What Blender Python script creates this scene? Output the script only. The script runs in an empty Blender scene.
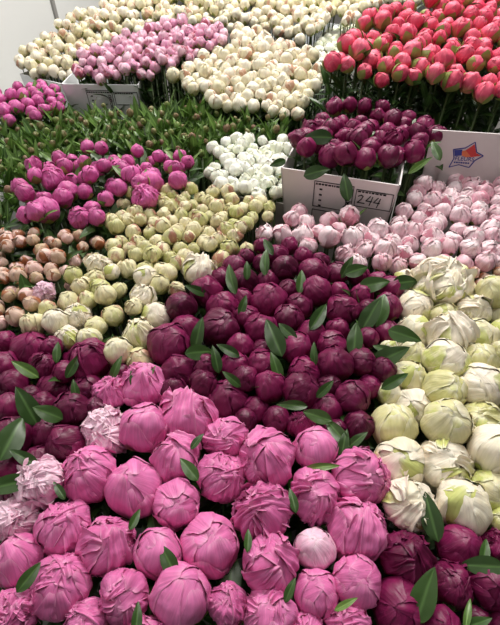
import bpy, math, random
import numpy as np
from mathutils import Vector, Matrix, noise

C = bpy.context.scene.collection
PI = math.pi
# ---------------------------------------------------------------- camera
PITCH = math.atan(445 / 450)
CAM = Vector((0, 0, 1.35))
FWD = Vector((0, math.cos(PITCH), -math.sin(PITCH)))
UP = Vector((0, math.sin(PITCH), math.cos(PITCH)))
RIGHT = Vector((1, 0, 0))
cd = bpy.data.cameras.new('camera')
cam = bpy.data.objects.new('camera', cd)
C.objects.link(cam)
cam.location = CAM
cam.rotation_euler = (PI / 2 - PITCH, 0, 0)
cd.sensor_fit = 'VERTICAL'
cd.sensor_height = 36
cd.lens = 450 / 625 * 36
cd.clip_start = 0.02
cd.dof.use_dof = False
bpy.context.scene.camera = cam
# ---------------------------------------------------------------- light
W = bpy.data.worlds.new('world')
bpy.context.scene.world = W
W.use_nodes = True
W.node_tree.nodes['Background'].inputs[0].default_value = (1.0, 0.97, 0.93, 1)
W.node_tree.nodes['Background'].inputs[1].default_value = 0.10


def area(loc, target, sx, sy, power, col):
    l = bpy.data.lights.new('ceiling_lamp_light', 'AREA')
    l.shape = 'RECTANGLE'
    l.size, l.size_y, l.energy, l.color = sx, sy, power, col
    o = bpy.data.objects.new('ceiling_lamp_light', l)
    C.objects.link(o)
    o.location = loc
    o.rotation_euler = (Vector(target) - Vector(loc)).to_track_quat('-Z', 'Y').to_euler()
    return o


area((0.6, 3.3, 3.6), (0.1, 2.4, 0.7), 2.4, 0.7, 172, (1, 0.96, 0.90))
area((0.3, 0.9, 3.7), (0.0, 0.9, 0.7), 1.6, 0.5, 30, (1, 0.96, 0.91))
area((-0.6, 5.2, 3.6), (-0.6, 5.0, 0.7), 2.4, 0.6, 60, (1, 0.96, 0.90))
vs = bpy.context.scene.view_settings
vs.view_transform = 'Standard'
vs.look = 'None'
vs.gamma = 1
vs.use_curve_mapping = False
vs.exposure = 0.08


def at(px, py, z):
    d = FWD + RIGHT * ((px - 250) / 450) - UP * ((py - 312.5) / 450)
    return CAM + d * ((z - CAM.z) / d.z)


def at_y(px, py, Y):
    d = FWD + RIGHT * ((px - 250) / 450) - UP * ((py - 312.5) / 450)
    return CAM + d * ((Y - CAM.y) / d.y)


def at_slope(px, py, z0, slope, Y0):
    d = FWD + RIGHT * ((px - 250) / 450) - UP * ((py - 312.5) / 450)
    t = (z0 - slope * Y0 - CAM.z) / (d.z - slope * d.y)
    return CAM + d * t


def depth(p):
    return (Vector(p) - CAM).dot(FWD)


def to_px(p):
    q = Vector(p) - CAM
    z = q.dot(FWD)
    return 250 + 450 * q.x / z, 312.5 - 450 * q.dot(UP) / z


# ---------------------------------------------------------------- materials
def nd(nt, t, **kw):
    n = nt.nodes.new(t)
    for k, v in kw.items():
        setattr(n, k, v)
    return n


def mat(name, rough=0.5):
    m = bpy.data.materials.new(name)
    m.use_nodes = True
    b = m.node_tree.nodes['Principled BSDF']
    b.inputs['Roughness'].default_value = rough
    return m, m.node_tree, b


def mixc(nt, fac, a, b, mode='MIX'):
    n = nd(nt, 'ShaderNodeMix', data_type='RGBA', blend_type=mode)
    for i, v in ((0, fac), (6, a), (7, b)):
        if hasattr(v, 'links'):
            nt.links.new(v, n.inputs[i])
        else:
            n.inputs[i].default_value = v if i == 0 else (*v, 1)
    return n.outputs[2]


def mathn(nt, op, a, b=0.0, clamp=False):
    n = nd(nt, 'ShaderNodeMath', operation=op, use_clamp=clamp)
    for i, v in ((0, a), (1, b)):
        if hasattr(v, 'links'):
            nt.links.new(v, n.inputs[i])
        else:
            n.inputs[i].default_value = v
    return n.outputs[0]


def maprange(nt, v, a, b, c=0.0, d=1.0):
    n = nd(nt, 'ShaderNodeMapRange')
    nt.links.new(v, n.inputs[0])
    for i, x in enumerate((a, b, c, d)):
        n.inputs[i + 1].default_value = x
    return n.outputs[0]


def petal_mat(name, c0, c1, edge, base, base_amt=0.6, outer=None, outer_amt=0.0, vein=0.25, sss=0.12, rough=0.45, base_h=0.0):
    """c0 / c1: two flower colours mixed by the flower's own tint; edge: petal rim; base: foot of the petals"""
    m, nt, b = mat(name, rough)
    L = nt.links
    at_ = nd(nt, 'ShaderNodeAttribute', attribute_name='pc')
    sep = nd(nt, 'ShaderNodeSeparateColor')
    L.new(at_.outputs['Color'], sep.inputs[0])
    R, G, B = sep.outputs
    tint = nd(nt, 'ShaderNodeAttribute', attribute_type='OBJECT', attribute_name='tint').outputs['Fac']
    uv = nd(nt, 'ShaderNodeUVMap')
    mp = nd(nt, 'ShaderNodeMapping')
    mp.inputs['Scale'].default_value = (15, 1.8, 1)
    L.new(uv.outputs[0], mp.inputs[0])
    nv = nd(nt, 'ShaderNodeTexNoise')
    nv.inputs['Scale'].default_value = 1.0
    nv.inputs['Detail'].default_value = 3
    L.new(mp.outputs[0], nv.inputs['Vector'])
    tc = nd(nt, 'ShaderNodeTexCoord')
    nb = nd(nt, 'ShaderNodeTexNoise')
    nb.inputs['Scale'].default_value = 2.2
    nb.inputs['Detail'].default_value = 4
    L.new(tc.outputs['Object'], nb.inputs['Vector'])
    f = mathn(nt, 'ADD', mathn(nt, 'MULTIPLY', tint, 0.75), mathn(nt, 'MULTIPLY', nb.outputs[0], 0.5))
    f = mathn(nt, 'ADD', f, mathn(nt, 'MULTIPLY', mathn(nt, 'SUBTRACT', R, 0.5), 0.35), clamp=True)
    col = mixc(nt, maprange(nt, f, 0.12, 0.95), c0, c1)
    if outer:
        k = maprange(nt, mathn(nt, 'ADD', R, mathn(nt, 'MULTIPLY', nb.outputs[0], 0.3)), 1.15 - outer_amt, 1.25 - outer_amt)
        col = mixc(nt, k, col, outer)
    col = mixc(nt, mathn(nt, 'MULTIPLY', maprange(nt, G, 0.35, 1.0), 0.55), col, edge)
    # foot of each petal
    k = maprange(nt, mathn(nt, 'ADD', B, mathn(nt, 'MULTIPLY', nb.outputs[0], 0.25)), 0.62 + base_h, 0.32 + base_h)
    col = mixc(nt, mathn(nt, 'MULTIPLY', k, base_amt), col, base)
    v = maprange(nt, nv.outputs[0], 0.3, 0.7, 1 - vein * 0.7, 1 + vein * 0.3)
    cmb = nd(nt, 'ShaderNodeCombineColor')
    for i in range(3):
        L.new(v, cmb.inputs[i])
    col = mixc(nt, 1.0, col, cmb.outputs[0], 'MULTIPLY')
    L.new(col, b.inputs['Base Color'])
    bp = nd(nt, 'ShaderNodeBump')
    bp.inputs['Strength'].default_value = 0.12
    bp.inputs['Distance'].default_value = 0.03
    L.new(nv.outputs[0], bp.inputs['Height'])
    L.new(bp.outputs[0], b.inputs['Normal'])
    b.inputs['Subsurface Weight'].default_value = sss
    b.inputs['Subsurface Radius'].default_value = (1, 0.6, 0.5)
    b.inputs['Subsurface Scale'].default_value = 0.006
    b.inputs['Specular IOR Level'].default_value = 0.35
    return m


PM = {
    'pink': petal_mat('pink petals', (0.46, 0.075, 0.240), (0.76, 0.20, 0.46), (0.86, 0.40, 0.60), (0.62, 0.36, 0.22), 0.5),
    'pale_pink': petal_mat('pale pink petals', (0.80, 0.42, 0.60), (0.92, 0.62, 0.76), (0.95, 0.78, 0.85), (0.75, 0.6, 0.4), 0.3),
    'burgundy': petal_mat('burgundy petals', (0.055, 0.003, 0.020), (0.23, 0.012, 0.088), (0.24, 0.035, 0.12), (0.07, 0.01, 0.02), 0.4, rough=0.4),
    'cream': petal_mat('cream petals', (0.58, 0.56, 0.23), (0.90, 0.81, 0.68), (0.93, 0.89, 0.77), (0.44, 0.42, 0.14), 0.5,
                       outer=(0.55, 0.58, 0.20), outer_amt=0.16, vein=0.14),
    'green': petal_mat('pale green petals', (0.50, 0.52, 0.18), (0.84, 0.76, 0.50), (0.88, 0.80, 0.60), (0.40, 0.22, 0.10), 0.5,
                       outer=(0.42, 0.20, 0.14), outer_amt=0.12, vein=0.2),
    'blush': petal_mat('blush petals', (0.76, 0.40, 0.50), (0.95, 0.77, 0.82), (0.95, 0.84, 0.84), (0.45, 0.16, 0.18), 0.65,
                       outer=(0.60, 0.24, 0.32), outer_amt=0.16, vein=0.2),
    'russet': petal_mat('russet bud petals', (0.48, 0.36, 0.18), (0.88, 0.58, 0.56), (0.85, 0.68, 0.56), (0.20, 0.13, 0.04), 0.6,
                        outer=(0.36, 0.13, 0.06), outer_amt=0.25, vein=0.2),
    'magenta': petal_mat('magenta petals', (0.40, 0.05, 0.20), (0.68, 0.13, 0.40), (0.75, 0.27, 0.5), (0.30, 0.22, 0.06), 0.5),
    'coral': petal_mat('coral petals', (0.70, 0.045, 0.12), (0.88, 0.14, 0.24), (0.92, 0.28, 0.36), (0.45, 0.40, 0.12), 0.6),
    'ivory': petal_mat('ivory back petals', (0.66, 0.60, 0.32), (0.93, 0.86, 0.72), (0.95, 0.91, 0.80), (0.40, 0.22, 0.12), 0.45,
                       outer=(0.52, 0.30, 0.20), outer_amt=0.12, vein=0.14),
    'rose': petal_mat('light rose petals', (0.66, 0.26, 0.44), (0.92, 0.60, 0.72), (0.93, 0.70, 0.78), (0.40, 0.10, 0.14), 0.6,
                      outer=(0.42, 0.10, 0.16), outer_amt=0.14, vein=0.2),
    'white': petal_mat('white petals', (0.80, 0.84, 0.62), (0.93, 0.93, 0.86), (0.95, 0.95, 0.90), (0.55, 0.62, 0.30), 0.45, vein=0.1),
    'small': petal_mat('small green bud petals', (0.16, 0.28, 0.06), (0.26, 0.14, 0.10), (0.30, 0.25, 0.10), (0.12, 0.2, 0.04), 0.5),
}


def green_mat(name, a, b_, rough=0.38, spec=0.5):
    m, nt, b = mat(name, rough)
    L = nt.links
    at_ = nd(nt, 'ShaderNodeAttribute', attribute_name='pc')
    sep = nd(nt, 'ShaderNodeSeparateColor')
    L.new(at_.outputs['Color'], sep.inputs[0])
    oi = nd(nt, 'ShaderNodeObjectInfo')
    f = mathn(nt, 'ADD', mathn(nt, 'MULTIPLY', oi.outputs['Random'], 0.6), mathn(nt, 'MULTIPLY', sep.outputs[0], 0.4))
    col = mixc(nt, f, a, b_)
    col = mixc(nt, mathn(nt, 'MULTIPLY', maprange(nt, sep.outputs[1], 0.8, 1.0), 0.5), col, tuple(min(1, x * 2.2 + 0.03) for x in b_))
    L.new(col, b.inputs['Base Color'])
    b.inputs['Specular IOR Level'].default_value = spec
    tr = nd(nt, 'ShaderNodeBsdfTranslucent')
    L.new(col, tr.inputs[0])
    mx = nd(nt, 'ShaderNodeMixShader')
    mx.inputs[0].default_value = 0.15
    L.new(b.outputs[0], mx.inputs[1])
    L.new(tr.outputs[0], mx.inputs[2])
    L.new(mx.outputs[0], nt.nodes['Material Output'].inputs[0])
    return m


M_LEAF = green_mat('dark leaf', (0.014, 0.040, 0.009), (0.050, 0.115, 0.022))
M_LEAFB = green_mat('bright leaf', (0.038, 0.100, 0.016), (0.160, 0.280, 0.060))
M_CALYX = green_mat('sepal green', (0.16, 0.20, 0.04), (0.34, 0.38, 0.10), 0.5)
M_STEM = green_mat('stem green', (0.03, 0.06, 0.012), (0.07, 0.11, 0.03), 0.5)


def plain(name, col, rough=0.6, nscale=30.0, amt=0.08, bump=0.0, metal=0.0):
    m, nt, b = mat(name, rough)
    tc = nd(nt, 'ShaderNodeTexCoord')
    n = nd(nt, 'ShaderNodeTexNoise')
    n.inputs['Scale'].default_value = nscale
    n.inputs['Detail'].default_value = 4
    nt.links.new(tc.outputs['Object'], n.inputs['Vector'])
    c = mixc(nt, n.outputs[0], tuple(x * (1 - amt) for x in col), tuple(min(1, x * (1 + amt)) for x in col))
    nt.links.new(c, b.inputs['Base Color'])
    if bump:
        bp = nd(nt, 'ShaderNodeBump')
        bp.inputs['Strength'].default_value = bump
        bp.inputs['Distance'].default_value = 0.002
        nt.links.new(n.outputs[0], bp.inputs['Height'])
        nt.links.new(bp.outputs[0], b.inputs['Normal'])
    b.inputs['Metallic'].default_value = metal
    return m


M_WALL = plain('wall panel paint', (0.80, 0.81, 0.80), 0.55, 1.5, 0.03)
M_SEAM = plain('panel joint strip', (0.30, 0.29, 0.28), 0.5)
M_FLOOR = plain('concrete floor', (0.13, 0.125, 0.12), 0.7, 6, 0.2, 0.3)
M_CEIL = plain('ceiling paint', (0.55, 0.55, 0.54), 0.8, 2, 0.03)
M_CARD = plain('white cardboard', (0.74, 0.70, 0.70), 0.7, 60, 0.03, 0.15)
M_CARD2 = plain('cool white cardboard', (0.78, 0.81, 0.83), 0.65, 60, 0.03, 0.15)
M_CARDIN = plain('brown cardboard inside', (0.42, 0.31, 0.20), 0.8, 60, 0.06, 0.15)
M_TRAY = plain('grey cardboard', (0.36, 0.34, 0.31), 0.7, 50, 0.06, 0.1)
M_BLACK = plain('black bucket plastic', (0.02, 0.02, 0.022), 0.35)
M_INK = plain('black ink', (0.012, 0.012, 0.014), 0.6)
M_BLUE = plain('blue ink', (0.03, 0.05, 0.30), 0.6)
M_RED = plain('red ink', (0.62, 0.05, 0.05), 0.6)
M_ORANGE = plain('orange ink', (0.75, 0.20, 0.08), 0.6)

# ---------------------------------------------------------------- mesh helpers
def link(name, me, parent=None, loc=None, rot=None, scale=None):
    o = bpy.data.objects.new(name, me)
    C.objects.link(o)
    if parent:
        o.parent = parent
    if loc is not None:
        o.location = loc
    if rot is not None:
        o.rotation_euler = rot
    if scale is not None:
        o.scale = (scale,) * 3 if isinstance(scale, (int, float)) else scale
    return o


class MB:
    def __init__(s):
        s.v, s.f, s.c, s.uv, s.mi = [], [], [], [], []

    def grid(s, pts, cols, uvs, nu, nv, mi=0):
        o = len(s.v)
        s.v += pts
        s.c += cols
        s.uv += uvs
        for j in range(nv):
            for i in range(nu):
                a = o + j * (nu + 1) + i
                s.f.append((a, a + 1, a + nu + 2, a + nu + 1))
                s.mi.append(mi)

    def poly(s, pts, faces, mi=0, col=(0.5, 0, 0.5)):
        o = len(s.v)
        s.v += [tuple(p) for p in pts]
        s.c += [col] * len(pts)
        s.uv += [(0, 0)] * len(pts)
        for f in faces:
            s.f.append(tuple(o + i for i in f))
            s.mi.append(mi)

    def box(s, x0, x1, y0, y1, z0, z1, mi=0):
        p = [(x, y, z) for z in (z0, z1) for y in (y0, y1) for x in (x0, x1)]
        s.poly(p, [(0, 2, 3, 1), (4, 5, 7, 6), (0, 1, 5, 4), (2, 6, 7, 3), (0, 4, 6, 2), (1, 3, 7, 5)], mi)

    def hexa(s, b4, t4, mi=0):
        s.poly(list(b4) + list(t4), [(3, 2, 1, 0), (4, 5, 6, 7), (0, 1, 5, 4), (1, 2, 6, 5), (2, 3, 7, 6), (3, 0, 4, 7)], mi)

    def mesh(s, name, mats, smooth=True):
        me = bpy.data.meshes.new(name)
        me.from_pydata(s.v, [], s.f)
        a = me.color_attributes.new('pc', 'FLOAT_COLOR', 'POINT')
        arr = np.ones((len(s.v), 4), dtype=np.float32)
        arr[:, :3] = np.array(s.c, dtype=np.float32)
        a.data.foreach_set('color', arr.ravel())
        uvl = me.uv_layers.new(name='UVMap')
        li = np.zeros(len(me.loops), dtype=np.int32)
        me.loops.foreach_get('vertex_index', li)
        uvl.data.foreach_set('uv', np.array(s.uv, dtype=np.float32)[li].ravel())
        for m in mats:
            me.materials.append(m)
        me.polygons.foreach_set('material_index', s.mi)
        me.polygons.foreach_set('use_smooth', [smooth] * len(s.f))
        me.update()
        return me


def nz(p, sc, off):
    return noise.noise(Vector((p[0] * sc + off, p[1] * sc + off * 1.7, p[2] * sc - off)))


def petals(mb, seed, npet=11, nu=20, nv=22, lift=0.05, ruffle=0.04, opening=0.0, frill=0, tall=1.0, wobble=0.05, mi=0, Rb=1.0, point=0.0, crumple=0.03):
    rnd = random.Random(seed)
    so = rnd.uniform(0, 50)

    def body(d):
        return 1 + wobble * nz(d, 1.3, so) * 2 + wobble * 0.5 * nz(d, 3.1, so + 9)

    def fin(p):
        x, y, z = p
        k = 1 - 0.16 * max(0, -z) - 0.10 * point * max(0, z)
        return (x * k * Rb, y * k * Rb, z * tall * Rb)

    # heart of the flower
    pts, cols, uvs = [], [], []
    for j in range(nv + 1):
        for i in range(nu * 2 + 1):
            th, ph = PI * j / nv, 2 * PI * i / (nu * 2)
            d = (math.sin(th) * math.cos(ph), math.sin(th) * math.sin(ph), -math.cos(th))
            r = 0.87 * body(d) + 0.03 * nz(d, 4, so + 3)
            pts.append(fin([c * r for c in d]))
            cols.append((0.5, 0.0, j / nv))
            uvs.append((i / nu, j / nv))
    mb.grid(pts, cols, uvs, nu * 2, nv, mi)
    total = npet + frill
    for k in range(total):
        fr = k >= npet
        t = min(k, npet - 1) / (npet - 1)
        phi = k * 2.399 + rnd.uniform(-0.35, 0.35)
        if fr:
            w, Lm, base = rnd.uniform(0.3, 0.5), PI * rnd.uniform(0.86, 1.06), rnd.uniform(0.94, 1.02)
            lf, rf = lift * 1.8, ruffle * 2.2
            v0 = 0.5
        else:
            w = rnd.uniform(0.72, 1.02)
            Lm = PI * (rnd.uniform(0.92, 1.08) if t < 0.5 else rnd.uniform(0.62, 0.98))
            base = 0.90 + 0.10 * t
            lf, rf = lift * rnd.uniform(0.6, 1.3), ruffle * rnd.uniform(0.6, 1.3)
            v0 = 0.0
        op = opening * max(0, t - 0.35) * rnd.uniform(0.6, 1.4) if not fr else 0
        pr = rnd.random()
        ko = rnd.uniform(0, 90)
        h = (math.cos(phi), math.sin(phi), 0)
        q = (-math.sin(phi), math.cos(phi), 0)
        skew = rnd.uniform(-0.3, 0.3)
        TM = Matrix.Rotation(rnd.uniform(0.05, 0.42 if not fr else 0.6), 3, Vector((rnd.uniform(-1, 1), rnd.uniform(-1, 1), 0.001)).normalized())
        pts, cols, uvs = [], [], []
        for j in range(nv + 1):
            v = v0 + (1 - v0) * j / nv
            sh = math.sin(PI * (0.08 + 0.80 * v)) ** 0.6
            for i in range(nu + 1):
                u = -1 + 2 * i / nu
                wav = 0.05 * noise.noise(Vector((u * 2.2 + ko, v * 0.5, ko)))
                al = Lm * v * (1 - 0.13 * abs(u) ** 2.5 + wav)
                be = u * w * sh * (1 + 0.12 * noise.noise(Vector((v * 3 + ko, u, 5)))) + skew * v
                sa, ca, sb, cb = math.sin(al), math.cos(al), math.sin(be), math.cos(be)
                d = (sa * h[0] * cb + q[0] * sb, sa * h[1] * cb + q[1] * sb, -ca * cb)
                d = TM @ Vector(d)
                e = max(abs(u) ** 4, v ** 8 if v > 0 else 0)
                e2 = max(abs(u) ** 9, v ** 18)
                r = base * body(d) + e * lf * (0.5 + nz(d, 2, ko)) + e * rf * noise.noise(Vector((u * 3 + ko, v * 3.2, ko)))
                r += rf * 0.45 * noise.noise(Vector((u * 2.6 + ko, v * 2.6, ko * 0.3)))
                r += crumple * nz(d, 4.2, so + 20)
                r += 0.035 * abs(noise.noise(Vector((u * 2.5 + ko, v * 1.6, ko)))) * sh
                r -= e2 * lf * 0.4
                p = [c * r for c in d]
                o = op * v ** 3
                p[0] += h[0] * o
                p[1] += h[1] * o
                p[2] -= o * 0.35
                pts.append(fin(p))
                cols.append((pr, max(abs(u) ** 7, v ** 12), v))
                uvs.append((u * 0.5 + k * 3.1, v))
        mb.grid(pts, cols, uvs, nu, nv, mi)


def sepals(mb, seed, L=0.45, n=5, mi=0, nu=6, nv=8, Rb=1.0, r0=1.05, w=0.55, tall=1.0):
    rnd = random.Random(seed)
    for k in range(n):
        phi = k * 2 * PI / n + rnd.uniform(-0.3, 0.3)
        Lm = PI * L * rnd.uniform(0.75, 1.2)
        pts, cols, uvs = [], [], []
        pr = rnd.random()
        for j in range(nv + 1):
            v = j / nv
            sh = math.sin(PI * (0.12 + 0.82 * v)) ** 0.7
            for i in range(nu + 1):
                u = -1 + 2 * i / nu
                al = Lm * v * (1 - 0.1 * u * u)
                be = u * w * sh
                ph = phi + be
                r = (r0 + 0.02 * (k % 2) + 0.03 * v ** 3) * (1 + 0.02 * nz((u, v, k), 3, seed))
                d = (math.sin(al) * math.cos(ph), math.sin(al) * math.sin(ph), -math.cos(al))
                kk = 1 - 0.16 * max(0, -d[2] * r)
                pts.append((d[0] * r * kk * Rb, d[1] * r * kk * Rb, d[2] * r * Rb * tall))
                cols.append((pr, 0, v))
                uvs.append((u, v))
        mb.grid(pts, cols, uvs, nu, nv, mi)


def tube(mb, p0, p1, r0, r1, n=7, mi=0):
    p0, p1 = Vector(p0), Vector(p1)
    d = (p1 - p0).normalized()
    a = d.orthogonal().normalized()
    b = d.cross(a)
    pts = []
    for p, r in ((p0, r0), (p1, r1)):
        for i in range(n):
            t = 2 * PI * i / n
            pts.append(p + a * r * math.cos(t) + b * r * math.sin(t))
    mb.poly(pts, [(i, (i + 1) % n, n + (i + 1) % n, n + i) for i in range(n)] + [tuple(range(n - 1, -1, -1)), tuple(range(n, 2 * n))], mi)


def leaf(mb, M, length=1.0, width=0.36, curl=0.4, fold=0.25, mi=0, nu=6, nv=12, seed=0, tip=1.0):
    """leaf from its foot, running along +Y, face +Z, put through matrix M"""
    rnd = random.Random(seed)
    off = rnd.uniform(0, 60)
    pts, cols, uvs = [], [], []
    pr = rnd.random()
    for j in range(nv + 1):
        v = j / nv
        wv = width * 0.5 * (math.sin(PI * v ** 0.85) ** 0.75 * (1 - 0.25 * v * tip) + (0.03 if v < 0.05 else 0))
        ang = curl * (v - 0.3)
        y = length * v
        z = -length * curl * 0.5 * (v - 0.25) ** 2
        for i in range(nu + 1):
            u = -1 + 2 * i / nu
            x = u * wv
            zz = z + abs(u) * wv * fold + 0.02 * length * noise.noise(Vector((u * 1.5 + off, v * 4, off)))
            pts.append(tuple(M @ Vector((x, y, zz))))
            cols.append((pr, 1 - abs(u), v))
            uvs.append((u, v))
    mb.grid(pts, cols, uvs, nu, nv, mi)


# ---------------------------------------------------------------- meshes shared by the flowers
def mk(fn, name, mats, *a, **k):
    mb = MB()
    fn(mb, *a, **k)
    return mb.mesh(name, mats)


SHAPES = {}
for i in range(7):
    SHAPES[('s', i)] = dict(seed=100 + i, npet=11, lift=0.045, ruffle=0.05, wobble=0.07, crumple=0.03, tall=[1.0, 1.06, 0.95, 1.1, 1.02, 0.98, 1.08][i])
for i in range(6):
    SHAPES[('r', i)] = dict(seed=200 + i, npet=13, lift=0.055, ruffle=0.095, wobble=0.085, frill=6, crumple=0.055, tall=[1.0, 0.95, 1.05, 0.98, 1.1, 1.0][i])
for i in range(4):
    SHAPES[('o', i)] = dict(seed=300 + i, npet=13, lift=0.10, ruffle=0.16, wobble=0.09, frill=15, crumple=0.07, opening=0.4, tall=0.95)
_cache = {}


def petal_mesh(kind, shape, lod):
    key = (kind, shape, lod)
    if key not in _cache:
        geo = (shape, lod)
        if geo not in _cache:
            p = dict(SHAPES[shape])
            if lod == 1:
                p.update(npet=8, nu=9, nv=12, frill=p.get('frill', 0) // 2, ruffle=p['ruffle'] * 1.3, lift=p['lift'] * 2.0, wobble=p['wobble'] * 1.2)
            mb = MB()
            petals(mb, **p)
            _cache[geo] = mb
        _cache[key] = _cache[geo].mesh(kind + '_petals', [PM[kind]])
    return _cache[key]


def bud_single(kind, shape):
    """small distant flower: petals, calyx and stem as one mesh of unit radius; stem 12 radii long"""
    key = (kind, shape, 'one')
    if key not in _cache:
        mb = MB()
        p = dict(SHAPES[shape])
        p.update(npet=8, nu=8, nv=10, frill=p.get('frill', 0) // 3, ruffle=p['ruffle'] * 1.3, lift=p['lift'] * 2.0, wobble=p['wobble'] * 1.2)
        petals(mb, **p)
        sepals(mb, 5, L=0.42, n=4, mi=1, nu=4, nv=5)
        tube(mb, (0, 0, -0.95), (0, 0, -14), 0.09, 0.11, 6, mi=2)
        _cache[key] = mb.mesh(kind + '_flower', [PM[kind], M_CALYX, M_STEM])
    return _cache[key]


CALYX = [mk(sepals, 'calyx', [M_CALYX], 11 + i, L=0.40) for i in range(2)]
CALYX_BIG = [mk(sepals, 'calyx', [M_CALYX], 21 + i, L=0.66, n=3, w=0.72, r0=1.09) for i in range(3)]
STEM = mk(tube, 'stem', [M_STEM], (0, 0, 0), (0, 0, 1), 0.0045, 0.0035)
I4 = Matrix.Identity(4)
LEAVES = [mk(leaf, 'leaf', [M_LEAF], I4, width=w, curl=c, fold=f, seed=i) for i, (w, c, f) in enumerate([(0.42, 0.5, 0.25), (0.5, 0.3, 0.2), (0.36, 0.8, 0.35), (0.58, 0.6, 0.15)])]
LEAVES_B = [mk(leaf, 'leaf', [M_LEAFB], I4, width=w, curl=c, fold=f, seed=i) for i, (w, c, f) in enumerate([(0.3, 0.5, 0.3), (0.42, 0.4, 0.25), (0.26, 0.7, 0.35)])]


def whorl(name, m, seed, n, l0, l1, up0, up1, width=0.3, z0=-0.01, zr=0.05):
    rnd = random.Random(seed)
    mb = MB()
    for k in range(n):
        a = k * 2.399 + rnd.uniform(-0.4, 0.4)
        el = rnd.uniform(up0, up1)
        M = Matrix.Translation((0, 0, z0 - rnd.uniform(0, zr))) @ Matrix.Rotation(a, 4, 'Z') @ Matrix.Rotation(el, 4, 'X') @ Matrix.Rotation(rnd.uniform(-0.5, 0.5), 4, 'Y')
        leaf(mb, M, length=rnd.uniform(l0, l1), width=width * rnd.uniform(l0, l1), curl=rnd.uniform(0.1, 0.9), fold=0.3, nu=4, nv=7, seed=seed * 31 + k)
    return mb.mesh(name, [m])


WH_DARK = [whorl('foliage', M_LEAF, 40 + i, 7, 0.06, 0.095, 0.0, 0.9, 0.42, -0.03, 0.08) for i in range(4)]
WH_BRIGHT = [whorl('foliage', M_LEAFB, 50 + i, 10, 0.065, 0.11, 0.5, 1.4, 0.27, -0.02, 0.05) for i in range(5)]
WH_HANG = [whorl('foliage', M_LEAF, 60 + i, 14, 0.06, 0.10, 0.1, 1.1, 0.34, -0.05, 0.25) for i in range(3)]

# ---------------------------------------------------------------- room
def struct(name, mb, m):
    o = link(name, mb.mesh(name, [m], smooth=False))
    o['kind'] = 'structure'
    return o


XL, YB, XR, YF, H = -1.27, 8.0, 6.0, -2.5, 4.2
mb = MB(); mb.box(XL - 0.1, XR, YF, YB, -0.1, 0); struct('floor', mb, M_FLOOR)
mb = MB(); mb.box(XL - 0.1, XR, YF, YB, H, H + 0.1); struct('ceiling', mb, M_CEIL)
mb = MB(); mb.box(XL - 0.1, XL, YF, YB, 0, H); struct('wall_left', mb, M_WALL)
mb = MB(); mb.box(XL, XR, YB, YB + 0.1, 0, H); struct('wall_back', mb, M_WALL)
mb = MB(); mb.box(XL, XL + 0.012, 3.42, 3.47, 0, H); struct('trim_1', mb, M_SEAM)

# ---------------------------------------------------------------- flower data: (x, y, width) in photo pixels, laid out row by row
FLOWERS = []     # dicts: p, r, kind, shape, tint, tier (2 near, 1 middle, 0 far), name, label, group, cat
rng = random.Random(7)
ORD = ['first', 'second', 'third', 'fourth', 'fifth', 'sixth', 'seventh', 'eighth', 'ninth', 'tenth', 'eleventh', 'twelfth']


def hand(rows, z, kind, name, where, adj, group, cat, tint=None, kscale=0.97, dz=0.0):
    n = len(rows)
    for ri, row in enumerate(rows):
        row = sorted(row, key=lambda t: t[0])
        for ci, it in enumerate(row):
            x, y, D = it[:3]
            s = it[3] if len(it) > 3 else 's'
            tt = it[4] if len(it) > 4 else None
            kd = it[5] if len(it) > 5 else kind
            p = at(x, y, z)
            r = D * kscale * depth(p) / 450 / 2
            p = at(x, y, z + rng.uniform(-0.008, 0.008))
            look = {'s': 'smooth closed', 'r': 'crumpled', 'o': 'open ruffled'}[s]
            a = adj if kd == kind else 'pale pink'
            lab = f"{look} {a} peony, {ORD[ci]} from left, {(ORD[n - 1 - ri] + ' row up') if ri < n - 1 else 'lowest row'} in {where}"
            sh = (s, rng.randrange({'s': 7, 'r': 6, 'o': 4}[s]))
            FLOWERS.append(dict(p=p, r=r, kind=kd, shape=sh, tint=tt if tt is not None else rng.random(), tier=2, name=name,
                                label=lab, group=group, cat=cat, fixed=True))


PINK_ROWS = [
    [(145, 388, 50, 'r', .8), (192, 410, 60, 'r', .8), (112, 396, 36, 'o', .6)],
    [(102, 429, 48, 'o', .9, 'pale_pink'), (147, 427, 50, 's', .7), (228, 435, 46, 'r', .8)],
    [(92, 475, 58, 'r', .8), (133, 488, 58, 's', .8), (176, 459, 50, 'r', .8), (221, 477, 52, 'r', .6), (267, 460, 58, 'r', .7),
     (315, 448, 47, 's', .8), (363, 476, 60, 'r', .7)],
    [(38, 488, 46, 'o', .8, 'pale_pink'), (65, 528, 56, 'r', .7), (177, 504, 50, 's', .8), (263, 512, 56, 'o', .3), (314, 496, 54, 'r', .6)],
    [(20, 512, 44, 'o', .7, 'pale_pink'), (106, 545, 56, 'r', .6), (158, 552, 50, 's', .7), (210, 545, 62, 's', .9), (315, 549, 42, 's', .5, 'pale_pink'), (357, 535, 62, 'r', .6)],
    [(17, 562, 52, 's', .4), (60, 587, 62, 'r', .7), (122, 598, 52, 'r', .5), (181, 596, 62, 's', .9), (269, 566, 56, 'r', .6), (319, 597, 48, 's', .6), (358, 582, 52, 's', .6)],
    [(16, 614, 48, 'o', .5), (90, 622, 48, 'r', .7), (228, 606, 42, 'r', .4), (272, 612, 54, 'r', .8), (345, 622, 44, 'o', .6), (304, 632, 38, 'o', .6), (145, 640, 46, 'r', .5)],
]
hand(PINK_ROWS, 0.70, 'pink', 'pink_peony', 'front pink bunch', 'bright pink', 'bright pink peonies at the front', 'pink peony')
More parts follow.
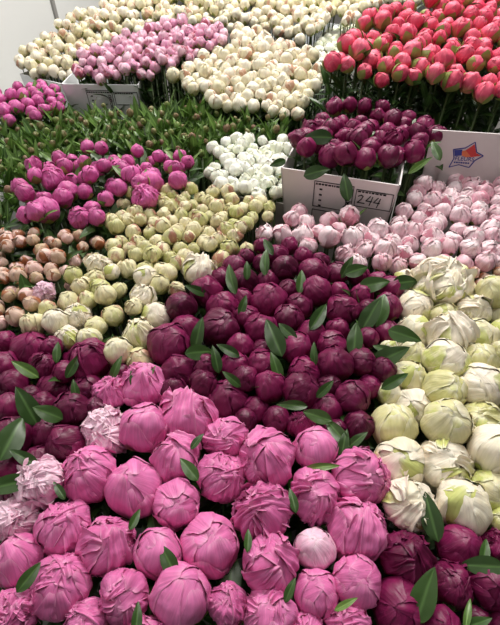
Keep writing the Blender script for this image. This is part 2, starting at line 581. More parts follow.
LEFT_ROWS = [
    [(5, 342, 24), (31, 351, 42, 's', .8), (80, 352, 34, 's', .8), (56, 347, 22)],
    [(4, 366, 32, 's', .6), (45, 366, 30, 'r', .4), (90, 368, 42, 'r', .7), (68, 375, 24), (114, 357, 20, 's', .3)],
    [(14, 384, 34, 's', .3), (52, 386, 36), (87, 384, 40, 's', .2), (120, 378, 28, 's', .2), (32, 396, 24)],
    [(12, 406, 32, 's', .5), (45, 404, 30, 's', .3), (76, 411, 38, 's', .2)],
    [(20, 440, 44, 's', .2), (45, 432, 38, 's', .2), (66, 445, 40, 's', .3), (100, 405, 24, 's', .2)],
    [(6, 469, 40, 's', .6), (42, 462, 42, 's', .3), (18, 490, 34, 's', .2)],
]
hand(LEFT_ROWS, 0.69, 'burgundy', 'burgundy_peony', 'left burgundy bunch', 'burgundy', 'burgundy peonies at the left edge', 'burgundy peony')
MID_ROWS = [
    [(276, 256, 24), (262, 263, 20), (303, 257, 20), (245, 258, 18), (290, 246, 18), (262, 246, 18), (320, 262, 20)],
    [(235, 267, 26), (243, 281, 30), (221, 277, 22), (283, 270, 28), (270, 280, 24), (313, 273, 32, 's', .5), (337, 274, 26), (359, 276, 24), (378, 282, 22)],
    [(211, 296, 34, 's', .7), (222, 305, 34, 's', .8), (240, 301, 26), (268, 300, 38, 's', .7), (287, 291, 24), (314, 293, 34, 's', .8), (338, 293, 24), (362, 295, 24), (390, 288, 28, 's', .7)],
    [(181, 311, 32, 's', .1), (222, 325, 42, 's', .2), (247, 322, 30, 's', .5), (300, 306, 28), (290, 319, 32, 's', .3), (343, 312, 34, 's', .6), (367, 311, 24), (392, 307, 30, 's', .7)],
    [(186, 328, 36, 's', .7), (257, 328, 34, 's', .6), (312, 335, 32), (337, 331, 26, 's', .7), (387, 333, 28, 's', .5), (368, 338, 24, 's', .5)],
    [(172, 351, 46, 's', .6), (240, 348, 30, 's', .9), (297, 350, 36), (333, 346, 32, 's', .6), (262, 350, 22), (352, 350, 22)],
    [(176, 371, 36, 's', .4), (203, 370, 30, 's', .4), (237, 367, 34, 's', .8), (260, 363, 32, 's', .6), (305, 373, 34), (333, 366, 38), (362, 363, 30), (381, 371, 26)],
    [(205, 386, 28, 's', .2), (242, 384, 30, 's', .3), (269, 390, 34, 's', .8), (300, 389, 42), (330, 384, 26), (350, 398, 36, 's', .3), (378, 388, 26)],
    [(221, 398, 46, 's', .4), (255, 409, 30, 's', .4), (326, 407, 36, 's', .4), (170, 386, 28, 's', .1)],
    [(278, 420, 30, 's', .3), (300, 426, 32, 'r', .7), (358, 426, 32, 's', .1), (335, 430, 26, 's', .1), (245, 420, 24, 's', .1)],
]
hand(MID_ROWS, 0.70, 'burgundy', 'burgundy_peony', 'central burgundy bunch', 'burgundy', 'burgundy peonies in the middle', 'burgundy peony')
CORNER_ROWS = [
    [(405, 557, 50, 'r', .3), (460, 543, 48, 's', .8), (497, 545, 30, 'o', .8)],
    [(454, 582, 46, 'r', .4), (490, 588, 48, 's', .5)],
    [(397, 607, 58, 's', .7), (440, 624, 36, 's', .7), (476, 622, 30, 's', .2), (505, 622, 34, 's', .2)],
]
hand(CORNER_ROWS, 0.70, 'burgundy', 'burgundy_peony', 'near corner burgundy bunch', 'burgundy', 'burgundy peonies in the near corner', 'burgundy peony')
CREAM_ROWS = [
    [(439, 290, 52, 'o', .9), (471, 296, 30, 's', .3), (484, 299, 32, 's', .2), (412, 282, 24, 's', .8)],
    [(414, 306, 36, 's', .9), (444, 317, 32, 's', .1), (471, 313, 32, 'r', .9), (497, 312, 26, 's', .4)],
    [(419, 333, 36, 's', .7), (448, 341, 44, 'r', 1.0), (477, 335, 36, 's', .3), (500, 332, 26, 's', .2)],
    [(410, 355, 32, 's', .3), (445, 367, 46, 's', .8), (479, 362, 34, 's', .1), (500, 352, 24, 's', .3), (396, 352, 20, 's', .6)],
    [(407, 378, 34, 's', .3), (450, 383, 26, 's', .2), (497, 379, 26, 's', .3)],
    [(410, 404, 38, 's', 1.0), (441, 394, 40, 's', 0.0), (479, 393, 44, 's', .9), (390, 395, 26, 's', .5), (506, 402, 26, 's', .4)],
    [(396, 427, 44, 's', .1), (442, 427, 46, 's', .3), (484, 425, 44, 'r', .0)],
    [(397, 463, 48, 's', .9), (447, 463, 56, 'r', 1.0), (490, 449, 48, 's', .9)],
    [(410, 504, 48, 'r', .95), (460, 508, 52, 's', .9), (491, 489, 44, 's', .2), (504, 520, 34, 's', .1)],
]
hand(CREAM_ROWS, 0.70, 'cream', 'cream_peony', 'right cream bunch', 'creamy white', 'cream and pale green peonies at the right', 'cream peony', kscale=1.04)
hand([[(200, 272, 36, 'r', 1.0)], [(98, 266, 24, 'o', .9), (112, 272, 18, 's', .9)], [(145, 277, 24, 's', 1.0), (143, 298, 26, 'r', .9)], [(158, 316, 32, 's', 1.0), (76, 317, 28, 'r', .9), (55, 322, 26, 's', .8)],
      [(140, 336, 34, 'r', .5), (65, 344, 28, 'r', .9), (88, 345, 26, 's', .4), (112, 356, 30, 's', .5)]], 0.70, 'cream', 'cream_peony', 'pale green bud bunch', 'creamy white',
     'larger white flowers among the pale green buds', 'cream peony')
hand([[(150, 184, 28, 's', .7), (178, 181, 20, 's', .6)], [(68, 192, 22, 's', .5), (145, 199, 26, 'o', .8), (52, 180, 24, 'r', .8)], [(45, 211, 28, 's', .8), (63, 198, 20, 's', .4), (27, 215, 18, 's', .7), (97, 218, 18, 's', .4), (80, 219, 22, 'r', .5)]],
     0.72, 'magenta', 'magenta_peony', 'magenta bunch amid the leaves', 'magenta', 'larger magenta flowers amid the leaves', 'magenta peony')
hand([[(45, 293, 22, 'o', .7, 'pale_pink')]], 0.70, 'pale_pink', 'pink_peony', 'russet bud bunch', 'pale pink', 'pale pink flower among russet buds', 'pink peony')
# greener cream flowers are described as such
for f in FLOWERS:
    if f['kind'] == 'cream' and f['tint'] < 0.35:
        f['label'] = f['label'].replace('creamy white', 'pale green')


def inside(x, y, poly):
    c = False
    j = len(poly) - 1
    for i in range(len(poly)):
        xi, yi = poly[i]
        xj, yj = poly[j]
        if (yi > y) != (yj > y) and x < (xj - xi) * (y - yi) / (yj - yi) + xi:
            c = not c
        j = i
    return c


def patch(poly, z, D0, D1, kind, name, label, group, cat, tier, gap=0.98, shapes='ssr', tintf=None, zj=0.012, wh=None, wp=0.0, calyx=0, leafp=0.0, tilt=0.3, keep=1.0, seed=1, zslope=None):
    """flowers close packed over the ground area whose outline is given; D0 / D1: bud width at the far / near side"""
    rnd = random.Random(seed)
    SL, Y0 = zslope or (0, 0)
    ws = [at_slope(x, y, z, SL, Y0) for x, y in poly]
    x0, x1 = min(p.x for p in ws), max(p.x for p in ws)
    y0, y1 = min(p.y for p in ws), max(p.y for p in ws)
    wp2 = [(p.x, p.y) for p in ws]
    y = y0
    row = 0
    while y < y1:
        t = (y1 - y) / (y1 - y0)
        D = D0 + (D1 - D0) * t
        x = x0 + (row % 2) * D * gap / 2
        while x < x1:
            jx, jy = x + rnd.uniform(-.18, .18) * D, y + rnd.uniform(-.18, .18) * D
            if inside(jx, jy, wp2) and rnd.random() < keep:
                r = D / 2 * rnd.uniform(0.84, 1.12)
                zz = z + SL * (jy - Y0) + rnd.uniform(-zj, zj)
                p = Vector((jx, jy, zz))
                if all((p - f['p']).length > 0.80 * (r + f['r']) for f in FLOWERS if f['fixed'] or f['group'] != group):
                    s = rnd.choice(shapes)
                    sh = (s, rnd.randrange({'s': 7, 'r': 6, 'o': 4}[s]))
                    tt = tintf(rnd) if tintf else rnd.random()
                    FLOWERS.append(dict(p=p, r=r, kind=kind, shape=sh, tint=tt, tier=tier, name=name, label=label, group=group, cat=cat,
                                        fixed=False, wh=wh if rnd.random() < wp else None, calyx=calyx, leafp=leafp, tilt=tilt))
            x += D * gap
        y += D * gap * 0.88
        row += 1


G_POLY = [(118, 205), (125, 195), (160, 188), (205, 190), (262, 203), (275, 213), (245, 235), (250, 250), (225, 262), (205, 275), (200, 290), (175, 305), (168, 330),
          (158, 345), (150, 365), (130, 375), (112, 370), (100, 350), (60, 338), (35, 342), (15, 340), (30, 322), (60, 290), (75, 278), (100, 255), (115, 243), (104, 225)]
patch(G_POLY, 0.70, 0.037, 0.047, 'green', 'pale_green_peony', 'small pale green peony bud in the tight bunch behind the central burgundy peonies',
      'pale green buds behind the burgundy peonies', 'pale green peony', 1, shapes='sssr', seed=3, leafp=0.03)
patch([(-14, 226), (40, 233), (90, 232), (108, 245), (98, 258), (80, 275), (60, 288), (30, 322), (12, 336), (-14, 336)], 0.69, 0.033, 0.036, 'russet', 'russet_peony',
      'small russet and pink peony bud among dark leaves beside the pale green buds', 'russet buds among leaves', 'russet peony', 1, gap=1.08, shapes='s',
      leafp=0.35, wh='dark', wp=1.0, zj=0.02, seed=4)
patch([(15, 205), (18, 185), (40, 165), (60, 155), (95, 152), (130, 150), (188, 152), (190, 178), (160, 190), (125, 196), (108, 222), (60, 222), (20, 219)], 0.72, 0.044, 0.050, 'magenta', 'magenta_peony',
      'magenta peony bud among green leaves behind the russet buds', 'magenta buds in the middle of the leaves', 'magenta peony', 1, gap=1.12, shapes='ssr',
      wh='dark', wp=0.8, zj=0.028, calyx=1, seed=5, leafp=0.75)
patch([(-4, 92), (20, 84), (48, 82), (66, 92), (62, 108), (40, 118), (-4, 118)], 0.70, 0.045, 0.045, 'magenta', 'magenta_peony',
      'magenta peony bud by the wall below the rear white flower box', 'magenta buds by the wall', 'magenta peony', 1, gap=1.12, shapes='s', wh='dark', wp=1, calyx=1, seed=6, leafp=0.6, zj=.02)
patch([(212, 152), (230, 141), (290, 141), (288, 200), (262, 198), (235, 192), (210, 188)], 0.70, 0.040, 0.044, 'white', 'white_peony',
      'small white peony bud in the grey carton beside the lettered box', 'white buds beside the lettered box', 'white peony', 1, shapes='ssr', seed=7, leafp=0.05)
patch([(243, 234), (255, 220), (287, 211), (340, 219), (393, 232), (404, 206), (418, 190), (428, 183), (508, 178), (508, 268), (470, 272), (445, 268), (410, 275), (370, 268), (330, 255),
       (290, 243), (262, 240), (245, 250)], 0.70, 0.049, 0.050, 'blush', 'blush_peony',
      'blush pink peony bud in the wide bunch around the lettered box', 'blush pink peonies around the lettered box', 'blush peony', 1, shapes='srr', zj=0.014, seed=8, leafp=0.03, gap=0.97)
patch([(440, 272), (508, 270), (508, 292), (488, 288), (462, 283)], 0.69, 0.030, 0.030, 'russet', 'russet_peony',
      'small pinkish brown peony bud between the blush and cream bunches', 'small brown buds between blush and cream', 'russet peony', 1, gap=1.1, shapes='s', wh='dark', wp=0.7, seed=9)
patch([(288, 152), (288, 140), (300, 125), (325, 108), (370, 106), (410, 114), (436, 120), (442, 130), (428, 148), (410, 158), (395, 170), (340, 162), (300, 154)], 0.815, 0.050, 0.058, 'burgundy',
      'burgundy_peony', 'burgundy peony standing in the lettered white box', 'burgundy peonies in the lettered box', 'burgundy peony', 1, shapes='ssr', wh='dark', wp=0.4, zj=0.016,
      seed=10, leafp=0.3, tintf=lambda r: r.uniform(0.4, 1.0), gap=0.98)
patch([(324, 72), (328, 58), (348, 40), (365, 20), (395, 6), (420, 10), (440, -4), (530, -8), (530, 94), (470, 84), (440, 82), (385, 76), (345, 70)], 0.88, 0.056, 0.056, 'coral', 'coral_peony',
      'coral red peony bud with green sepals standing tall behind the lettered boxes', 'coral peonies behind the boxes', 'coral peony', 1, shapes='sss', wh='hang', wp=0.85, zj=0.022, calyx=2,
      seed=11, leafp=0.3, gap=1.0, tilt=0.6, zslope=(0.22, 1.4))
patch([(172, 76), (192, 62), (225, 46), (240, 26), (304, 50), (322, 60), (318, 78), (322, 95), (310, 110), (288, 120), (262, 112), (240, 109), (215, 108), (200, 96), (182, 90)], 0.71, 0.052, 0.054,
      'ivory', 'ivory_peony', 'ivory peony bud in the bunch behind the white buds and green stems', 'ivory buds behind the green stems', 'ivory peony', 1, shapes='sssr', seed=12,
      tintf=lambda r: r.uniform(0.35, 1.0), wh='hang', wp=0.7, zslope=(0.30, 1.75), gap=0.86)
patch([(19, 66), (20, 52), (45, 37), (62, 26), (100, 8), (120, -6), (345, -6), (334, 14), (306, 42), (250, 20), (235, 28), (200, 20), (150, 24), (108, 44), (82, 58), (78, 76), (60, 80), (34, 76)],
      0.71, 0.052, 0.050, 'ivory', 'cream_peony', 'cream peony bud in the large rear bunch beyond the rose pink box', 'cream buds at the back', 'cream peony', 0, shapes='sssr', seed=13,
      tintf=lambda r: r.uniform(0.1, 0.95), zslope=(0.36, 2.3), zj=0.025, gap=0.84)
patch([(72, 72), (68, 66), (86, 57), (110, 44), (150, 27), (200, 22), (228, 31), (222, 43), (192, 55), (148, 72), (134, 75), (100, 75)], 0.75, 0.043, 0.043, 'rose', 'rose_peony',
      'light rose pink peony bud standing in the rear white box', 'rose pink buds in the rear white box', 'rose peony', 1, wh='hang', wp=0.3, shapes='sr', seed=14, zslope=(0.28, 1.9), zj=0.022, gap=0.82)
patch([(345, -6), (430, -6), (420, 4), (392, 2), (362, 14), (352, 26), (340, 24)], 0.80, 0.050, 0.050, 'ivory', 'ivory_peony',
      'pinkish ivory peony bud beyond the coral peonies', 'ivory buds beyond the coral peonies', 'ivory peony', 0, shapes='ss', seed=15, tintf=lambda r: r.uniform(.4, 1), zslope=(0.3, 2.5))
patch([(314, 50), (330, 30), (366, 26), (360, 44), (338, 62), (318, 64)], 0.72, 0.046, 0.046, 'white', 'white_peony',
      'white peony bud beside the coral peonies and the rear carton edge', 'white buds beside the coral peonies', 'white peony', 0, shapes='sr', seed=16)
# leafy stems with tiny buds
GREEN_POLY = [(-6, 122), (45, 122), (60, 115), (140, 116), (200, 106), (230, 122), (285, 128), (285, 136), (228, 140), (205, 155), (200, 180), (190, 178), (188, 156), (130, 150), (95, 152), (50, 160), (30, 175), (15, 190), (10, 225), (-6, 228)]
patch(GREEN_POLY, 0.67, 0.060, 0.060, 'small', 'budding_peony', 'leafy green peony stem with a tiny closed bud in the green bunch', 'leafy budding peony stems', 'budding peony', 3, gap=0.86,
      shapes='s', zj=0.02, seed=17)

# ---------------------------------------------------------------- let neighbouring flowers settle against each other
n = len(FLOWERS)
P = np.array([list(f['p']) for f in FLOWERS])
R_ = np.array([f['r'] if f['tier'] != 3 else 0.012 for f in FLOWERS])
fix = np.array([0.35 if f['fixed'] else 1.0 for f in FLOWERS])
P0 = P.copy()
for it in range(40):
    D = P[:, None, :] - P[None, :, :]
    dist = np.sqrt((D ** 2).sum(-1)) + 1e-9
    want = 0.90 * (R_[:, None] + R_[None, :])
    ov = np.where((dist < want) & (dist > 1e-6), want - dist, 0)
    np.fill_diagonal(ov, 0)
    push = (D / dist[..., None] * ov[..., None])
    push[..., 2] *= 1.3
    P += 0.22 * push.sum(1) * fix[:, None]
    P += 0.04 * (P0 - P)
for f, p in zip(FLOWERS, P):
    f['p'] = Vector(p)

# ---------------------------------------------------------------- build the flowers
rnd = random.Random(99)


def random_leaf(parent, p, r, up, length, bright=False):
    """a leaf rooted under the bud, leaning out and up beside it"""
    a = rnd.uniform(0, 2 * PI)
    me = rnd.choice(LEAVES_B if bright else LEAVES)
    o = link('leaf', me, parent)
    root = Vector((math.cos(a) * r * 0.55, math.sin(a) * r * 0.55, p.z - r * 0.9))
    # leaf runs along +Y: rotate so Y points outward at elevation `up`, face towards the flower's axis
    o.matrix_local = Matrix.Translation(root) @ Matrix.Rotation(a - PI / 2, 4, 'Z') @ Matrix.Rotation(up, 4, 'X') @ Matrix.Rotation(rnd.uniform(-.5, .5), 4, 'Y') @ Matrix.Scale(length, 4)
    return o


for f in FLOWERS:
    p, r = f['p'], f['r']
    if f['tier'] == 0 or (f['tier'] == 1 and f['kind'] in ('green', 'ivory') and not f.get('wh') and rnd.random() > f['leafp']):
        o = link(f['name'], bud_single(f['kind'], f['shape']), None, p, (rnd.uniform(-.12, .12), rnd.uniform(-.12, .12), rnd.uniform(0, 6.28)), r)
        o['tint'] = f['tint']
        o['label'], o['category'], o['group'] = f['label'], f['cat'], f['group']
        f['obj'] = o
        f['single'] = True
        continue
    e = link(f['name'], None, None, (p.x, p.y, 0))
    e.empty_display_size = 0.03
    e['label'], e['category'], e['group'] = f['label'], f['cat'], f['group']
    f['obj'] = e
    tl = f.get('tilt', 0.35)
    rot = (rnd.uniform(-tl, tl), rnd.uniform(-tl, tl), rnd.uniform(0, 6.28))
    if f['tier'] == 3:
        b = link('petals', petal_mesh('small', ('s', f['shape'][1]), 1), e, (0, 0, p.z + rnd.uniform(0.0, 0.035)), rot, rnd.uniform(0.008, 0.0135) * Vector((1, 1, 1.15)))
        b['tint'] = f['tint']
        link('stem', STEM, e, (0, 0, 0.003), None, (1, 1, p.z + 0.01))
        link('foliage', rnd.choice(WH_BRIGHT), e, (0, 0, p.z - 0.005), (0, 0, rnd.uniform(0, 6.28)), rnd.uniform(0.85, 1.15))
        continue
    if f['tier'] == 2 and f['fixed'] and f['shape'][0] == 'o':
        rot = (rnd.uniform(.1, .5), rnd.uniform(-.2, .2), rnd.uniform(0, 6.28))
    b = link('petals', petal_mesh(f['kind'], f['shape'], 0 if f['tier'] == 2 else 1), e, (0, 0, p.z), rot, r)
    b['tint'] = f['tint']
    link('stem', STEM, e, (0, 0, 0.003), None, (1, 1, p.z - r * 0.8))
    cx = link('calyx', rnd.choice(CALYX_BIG if f.get('calyx') == 2 or (f.get('calyx') == 1 and rnd.random() < .5) else CALYX), e, (0, 0, p.z), rot, r * (1.0 if f['tier'] == 1 else 0.99))
    if f.get('wh'):
        whs = {'dark': WH_DARK, 'hang': WH_HANG}[f['wh']]
        link('foliage', rnd.choice(whs), e, (0, 0, p.z - r), (0, 0, rnd.uniform(0, 6.28)), rnd.uniform(0.8, 1.1))
    if f['tier'] == 2:
        link('foliage', rnd.choice(WH_DARK), e, (0, 0, p.z - r - 0.01), (0, 0, rnd.uniform(0, 6.28)), rnd.uniform(0.7, 0.95))
        for k in range(1):
            random_leaf(e, p, r, rnd.uniform(-0.5, 0.25), rnd.uniform(0.045, 0.065))
        if f['kind'] == 'burgundy' and rnd.random() < 0.4:
            random_leaf(e, p, r, rnd.uniform(0.7, 1.2), rnd.uniform(0.04, 0.055))
    elif rnd.random() < f.get('leafp', 0):
        random_leaf(e, p, r, rnd.uniform(0.5, 1.1), rnd.uniform(0.045, 0.065), f['kind'] in ('magenta', 'green', 'blush'))

# ---------------------------------------------------------------- the leaves that stand out between the front flowers
# (x, y, length px, heading in degrees on the picture counted from +x anticlockwise, leaf shape, bright)
BIG_LEAVES = [
    (274, 337, 38, 110, 1, 0), (319, 316, 32, 55, 0, 0), (301, 281, 24, 80, 0, 0), (347, 267, 22, 60, 0, 0), (357, 270, 24, 20, 3, 0), (374, 284, 28, 10, 3, 0),
    (371, 314, 36, 60, 1, 0), (355, 339, 32, 85, 1, 0), (314, 354, 22, 95, 2, 0), (276, 366, 28, 105, 0, 0), (287, 331, 26, 140, 0, 0), (265, 261, 28, 95, 2, 0),
    (231, 278, 32, 110, 2, 0), (196, 290, 22, 160, 0, 0), (198, 334, 32, 80, 0, 0), (200, 352, 28, 10, 3, 0), (216, 359, 26, 100, 0, 0), (228, 350, 24, 150, 0, 0), (243, 305, 20, 70, 0, 0),
    (406, 282, 26, 10, 3, 0), (380, 309, 34, 80, 3, 0), (404, 335, 30, -20, 3, 0), (389, 357, 40, 20, 1, 0), (292, 405, 28, 175, 2, 0), (325, 389, 22, 45, 0, 0),
    (317, 416, 28, 160, 1, 0), (336, 431, 36, 130, 2, 0), (344, 443, 26, 80, 0, 0), (357, 440, 24, 40, 0, 0), (322, 467, 32, 5, 3, 1), (189, 469, 26, 125, 1, 0), (232, 379, 22, 140, 0, 0),
    (150, 374, 18, 60, 0, 1), (133, 380, 18, 110, 0, 0), (27, 406, 40, 120, 1, 0), (48, 413, 28, 160, 3, 0), (12, 437, 44, 60, 3, 0), (15, 483, 44, 15, 0, 0), (24, 458, 30, 150, 0, 0),
    (75, 390, 20, 100, 0, 0), (59, 490, 20, 120, 0, 0), (29, 577, 28, 50, 1, 0), (168, 560, 28, 120, 3, 0), (135, 519, 20, 60, 0, 0), (137, 618, 26, 80, 0, 0), (346, 604, 24, 30, 0, 1),
    (431, 516, 42, 110, 1, 0), (425, 595, 50, 75, 1, 0), (485, 551, 24, 70, 0, 0), (482, 566, 38, 175, 1, 0), (468, 613, 28, 80, 2, 1), (476, 624, 30, 20, 0, 0), (25, 369, 28, 150, 1, 1),
    (57, 352, 20, 90, 0, 0), (73, 366, 24, 60, 0, 0), (116, 368, 24, 70, 2, 0), (197, 441, 18, 60, 0, 0), (248, 540, 20, 80, 0, 0), (293, 500, 22, 100, 0, 0), (290, 590, 22, 70, 0, 0),
    (395, 381, 28, 30, 0, 0), (478, 378, 26, 20, 3, 0), (385, 350, 24, 150, 0, 0), (268, 246, 20, 120, 0, 0), (247, 270, 18, 90, 0, 0), (346, 187, 26, 100, 1, 0), (316, 172, 24, 10, 3, 0), (278, 163, 16, 200, 1, 0),
    (436, 150, 22, 110, 0, 0), (420, 165, 24, 30, 0, 1), (318, 137, 26, 175, 3, 0)]
rl = random.Random(5)
for (x, y, Lp, deg, kindi, bright) in BIG_LEAVES:
    zz = 0.732 if y > 235 else 0.835
    if x > 410 and y < 170 or y < 150:
        zz = 0.85
    c = at(x, y, zz)
    near = min((f for f in FLOWERS if not f.get('single') and f['tier'] in (1, 2) and abs(f['p'].z - zz) < 0.09), key=lambda f: (f['p'] - c).length)
    L = Lp * depth(c) / 450 * 1.12
    a = math.radians(deg)
    view = (CAM - c).normalized()
    tilt = rl.uniform(-0.5, 0.5)
    ydir = (RIGHT * math.cos(a) + UP * math.sin(a)).normalized()
    nrm = (view + ydir * tilt * 0.6 + RIGHT * rl.uniform(-0.5, 0.3) + Vector((0, 0, 0.3))).normalized()
    ydir = (ydir - nrm * ydir.dot(nrm)).normalized()
    xdir = ydir.cross(nrm)
    Mx = Matrix((xdir, ydir, nrm)).transposed().to_4x4()
    foot = c - ydir * L * 0.5
    e = near['obj']
    o = link('leaf', (LEAVES_B if bright else LEAVES)[min(kindi, 2 if bright else 3)], e)
    o.matrix_local = Matrix.Translation(foot - e.location) @ Mx @ Matrix.Scale(L, 4)

# ---------------------------------------------------------------- cartons
def carton(name, label, A, B, depth_, ztop, zbot, m, inset=0.03, back_up=0.0, thick=0.004, min_=None, group=None):
    """open tapering carton; A, B the front rim corners (left, right), on a black bucket foot"""
    e = link(name, None, None, (0, 0, 0))
    A, B = Vector((A.x, A.y, 0)), Vector((B.x, B.y, 0))
    u = (B - A).normalized()
    v = Vector((-u.y, u.x, 0))
    ctr = (A + B) / 2 + v * depth_ / 2
    e.location = (ctr.x, ctr.y, 0)
    e.rotation_euler = (0, 0, math.atan2(u.y, u.x))
    e['label'], e['category'] = label, 'flower box'
    if group:
        e['group'] = group
    w, d = (B - A).length / 2, depth_ / 2
    wi, di = w - inset, d - inset
    mb = MB()

    def wall(b0, b1, t0, t1, nx, ny):
        off = Vector((nx, ny, 0)) * thick
        b0, b1, t0, t1 = map(Vector, (b0, b1, t0, t1))
        mb.hexa([b0, b1, b1 + off, b0 + off], [t0, t1, t1 + off, t0 + off])

    zt, zb = ztop, zbot
    wall((-wi, -di, zb), (wi, -di, zb), (-w, -d, zt), (w, -d, zt), 0, 1)
    wall((wi, -di, zb), (wi, di, zb), (w, -d, zt), (w, d, zt), -1, 0)
    wall((-wi, di, zb), (-wi, -di, zb), (-w, d, zt), (-w, -d, zt), 1, 0)
    wall((wi, di, zb), (-wi, di, zb), (w, d, zt), (-w, d, zt), 0, -1)
    if back_up:
        wall((w * 1.0, d, zt), (-w * 1.0, d, zt), (w * 1.04, d + 0.01, zt + back_up), (-w * 1.04, d + 0.01, zt + back_up), 0, -1)
    link('collar', mb.mesh('collar', [m], smooth=False), e)
    mb = MB()
    t = 0.006
    q = 0.012
    for (x0, x1, y0, y1) in ((-wi + q, wi - q, -di + q, -di + q + t), (-wi + q, wi - q, di - q - t, di - q), (-wi + q, -wi + q + t, -di + q, di - q), (wi - q - t, wi - q, -di + q, di - q)):
        mb.box(x0, x1, y0, y1, 0, zb + 0.05)
    mb.box(-wi + q, wi - q, -di + q, di - q, 0, 0.003)
    link('bucket', mb.mesh('bucket', [M_BLACK], smooth=False), e)
    slope = math.atan2(inset, zt - zb)
    return e, w, d, wi, di, slope


def face_part(e, w, d, zt, slope, name, build, m, lift=0.0012):
    """marks printed on the front face: x from its middle, y downwards from the rim"""
    mb = MB()
    build(mb)
    o = link(name, mb.mesh(name, [m], smooth=False), e)
    # local x -> x, local y(up) -> up along the face, z -> out of the face
    Mx = Matrix.Translation((0, -d - lift, zt)) @ Matrix.Rotation(PI / 2 + slope * -1, 4, 'X')
    o.matrix_local = Matrix.Translation((0, -d - lift, zt)) @ Matrix.Rotation(PI / 2 + slope, 4, 'X')
    return o


def rect(mb, x0, x1, y0, y1):
    mb.box(x0, x1, y0, y1, -0.0004, 0.0006)


def frame(mb, x0, x1, y0, y1, t):
    rect(mb, x0, x1, y0, y0 + t); rect(mb, x0, x1, y1 - t, y1)
    rect(mb, x0, x0 + t, y0 + t, y1 - t); rect(mb, x1 - t, x1, y0 + t, y1 - t)


def stroke(mb, pts, t):
    for a, b in zip(pts, pts[1:]):
        a, b = Vector((*a, 0)), Vector((*b, 0))
        dd = (b - a).normalized()
        nn = Vector((-dd.y, dd.x, 0)) * t / 2
        a2, b2 = a - dd * t * 0.3, b + dd * t * 0.3
        lo, hi = Vector((0, 0, -0.0004)), Vector((0, 0, 0.0007))
        mb.hexa([a2 - nn + lo, b2 - nn + lo, b2 + nn + lo, a2 + nn + lo], [a2 - nn + hi, b2 - nn + hi, b2 + nn + hi, a2 + nn + hi])


def print_table(e, w, d, zt, slope, s, hand_marks=True):
    """the order form printed on the front of the box; s = width of the box face"""
    def form(mb):
        t = s * 0.006
        x0, x1, x2 = -s * 0.20, s * 0.14, s * 0.47
        yt, yb = -s * 0.07, -s * 0.33
        frame(mb, x0, x1, yb, yt, t)
        frame(mb, x1 + s * 0.02, x2, yt - s * 0.19, yt - s * 0.02, t)
        frame(mb, x0, x1, yb - s * 0.3, yb - s * 0.03, t)
        # small print
        r2 = random.Random(3)
        x = x0 + s * .015
        while x < x1 - s * .03:
            l = r2.uniform(.01, .03) * s
            rect(mb, x, min(x + l, x1 - s * .01), yt - s * .035, yt - s * .02)
            x += l + s * .008
        x = x1 + s * .035
        while x < x2 - s * .06:
            l = r2.uniform(.01, .03) * s
            rect(mb, x, x + l, yt - s * .045, yt - s * .032)
            x += l + s * .008
        for k in range(4):
            y = yt - s * (.085 + k * .055)
            rect(mb, x0 + s * .05, x0 + s * .075, y, y + s * .015)
        for k in range(4):
            y = yt - s * (.06 + k * .05)
            frame(mb, x1 - s * .055, x1 - s * .025, y - s * .04, y, t)
    face_part(e, w, d, zt, slope, 'printed_form', form, M_INK)
    if hand_marks:
        def marks(mb):
            t = s * .008
            q = lambda L: [(s * a, -s * (b - .045)) for a, b in L]
            stroke(mb, q([(.185, .20), (.21, .185), (.225, .195), (.215, .225), (.185, .262), (.245, .262)]), t)
            stroke(mb, q([(.285, .185), (.255, .235), (.305, .235)]), t)
            stroke(mb, q([(.305, .19), (.288, .275)]), t)
            stroke(mb, q([(.35, .19), (.32, .24), (.37, .24)]), t)
            stroke(mb, q([(.37, .195), (.352, .285)]), t)
            stroke(mb, q([(.07, .335), (.125, .265)]), t)
            stroke(mb, q([(.08, .255), (.13, .33)]), t)
        face_part(e, w, d, zt, slope, 'handwriting', marks, M_INK, 0.0016)


A, B = at(281, 166, 0.795), at(401, 184, 0.795)
e, w, d, wi, di, sl = carton('flower_box', 'white cardboard box with a handwritten 244 holding burgundy peonies', A, B, 0.27, 0.79, 0.42, M_CARD, 0.032)
print_table(e, w, d, 0.79, sl, 2 * w)
A, B = at(61, 84, 0.73), at(138, 85, 0.73)
e, w, d, wi, di, sl = carton('flower_box', 'white cardboard box with a blank printed form holding rose pink peonies', A, B, 0.5, 0.73, 0.36, M_CARD2, 0.035)
print_table(e, w, d, 0.73, sl, 2 * w, False)
A, B = at(20, 75, 0.66), at(66, 86, 0.66)
carton('flower_box', 'plain white cardboard box of cream peonies close to the wall', A, B, 0.4, 0.665, 0.3, M_CARD2, 0.02)
A, B = at(206, 192, 0.675), at(292, 205, 0.675)
carton('flower_carton', 'low grey carton around the small white peonies', A, B, 0.33, 0.675, 0.3, M_TRAY, 0.01)
# carton whose right side shows beyond the ivory flowers
A, B = at(240, 36, 0.69), at(311, 50, 0.69)
carton('flower_box', 'white cardboard box edge showing between rear cream and white peonies', A, B, 0.55, 0.69, 0.3, M_CARD2, 0.02)
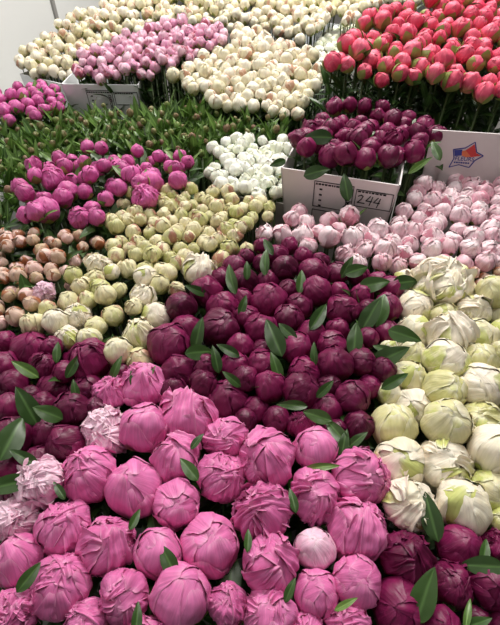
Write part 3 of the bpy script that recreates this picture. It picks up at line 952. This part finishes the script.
# blush box with its tall rear flap and the printed logo
Yf = at(435, 178, 0.70).y
TL, TR = at_y(436, 131, Yf), at_y(500, 140, Yf)
uu = Vector((TR.x - TL.x, (TR.z - TL.z) * 0.0, 0))
BW = 0.40
ang = math.radians(-9)
ux = Vector((math.cos(ang), math.sin(ang), 0))
ub = Vector((-ux.y, ux.x, 0))
TLg = Vector((TL.x, TL.y, 0))
Aa = TLg - ub * 0.34
Bb = Aa + ux * BW
e, w, d, wi, di, sl = carton('flower_box', 'white cardboard box with a raised flap bearing a star logo behind blush peonies', Aa, Bb, 0.34, 0.655, 0.3, M_CARD, 0.02, back_up=TL.z - 0.655)
zt = TL.z
FY = d - 0.004 + 0.01 * (zt - 0.068 - 0.655) / (zt - 0.655)


def logo_part(name, build, m, lift):
    mb = MB()
    build(mb)
    o = link(name, mb.mesh(name, [m], smooth=False), e)
    sc = 0.0030
    o.matrix_local = Matrix.Translation((-w + 0.103, FY - lift * 0.3, zt - 0.064)) @ Matrix.Rotation(PI / 2 - 0.056, 4, 'X') @ Matrix.Scale(sc, 4)
    return o


def q_(pts):
    return pts


def flatpoly(mb, pts):
    lo = [(x, y, -0.1) for x, y in pts]
    hi = [(x, y, 0.1) for x, y in pts]
    k = len(pts)
    mb.poly(lo + hi, [tuple(range(k - 1, -1, -1)), tuple(range(k, 2 * k))] + [(i, (i + 1) % k, k + (i + 1) % k, k + i) for i in range(k)])


def lstroke(mb, pts, t):
    for a, b in zip(pts, pts[1:]):
        a, b = Vector((*a, 0)), Vector((*b, 0))
        dd = (b - a).normalized()
        nn = Vector((-dd.y, dd.x, 0)) * t / 2
        lo, hi = Vector((0, 0, -0.1)), Vector((0, 0, 0.12))
        mb.hexa([a - nn + lo, b - nn + lo, b + nn + lo, a + nn + lo], [a - nn + hi, b - nn + hi, b + nn + hi, a + nn + hi])


logo_part('logo_outline', lambda mb: (lstroke(mb, [(-14, 5), (-4, 7), (3, 13)], .9), lstroke(mb, [(3, 13), (7, 4), (14, 1)], .9),
                                      lstroke(mb, [(14, 1), (8, -4), (5, -11)], 1.1), lstroke(mb, [(5, -11), (-5, -9), (-13, -12)], .8), lstroke(mb, [(-13, -12), (-11, -3), (-14, 5)], .9)), M_BLUE, 0.0012)
logo_part('logo_blue_field', lambda mb: flatpoly(mb, [(-13, 4.5), (-6, 5.5), (-5, 0), (-11, -1)]), M_BLUE, 0.0018)
logo_part('logo_red_field', lambda mb: flatpoly(mb, [(-3, 5), (3, 11), (7, 3), (12, 1), (4, -1)]), M_RED, 0.0018)
logo_part('logo_orange_field', lambda mb: flatpoly(mb, [(-6, 4), (-3, 5), (4, -1), (-1, -1.5), (-5, 0)]), M_ORANGE, 0.0019)
logo_part('logo_small_lettering', lambda mb: [lstroke(mb, [(x, -6.9), (x + l, -6.9)], 1.3) for x, l in ((-10, 1.4), (-8.1, 1.8), (-5.8, 1.2), (-4.1, 1.9), (-1.7, 1.4), (0.2, 1.8), (2.5, 1.3))], M_BLUE, 0.0018)
for txt, size, yy, nm in (('FLEURS', 5.4, -4.8, 'logo_lettering'),):
    cu = bpy.data.curves.new(nm, 'FONT')
    cu.body = txt
    cu.size = size
    cu.align_x = 'CENTER'
    cu.extrude = 0.06
    cu.offset = 0.06
    cu.materials.append(M_BLUE)
    tmp = bpy.data.objects.new('lettering_outline', cu)
    C.objects.link(tmp)
    me = bpy.data.meshes.new_from_object(tmp.evaluated_get(bpy.context.evaluated_depsgraph_get()))
    bpy.data.objects.remove(tmp)
    me.name = nm
    o = link(nm, me, e)
    o.matrix_local = Matrix.Translation((-w + 0.103, FY - 0.0007, zt - 0.064)) @ Matrix.Rotation(PI / 2 - 0.056, 4, 'X') @ Matrix.Scale(0.0030, 4) @ Matrix.Translation((-1.5, yy, 0))
from collections import Counter
print('FLOWERS', len(FLOWERS), Counter(f['group'] for f in FLOWERS), 'objects', len(bpy.data.objects))
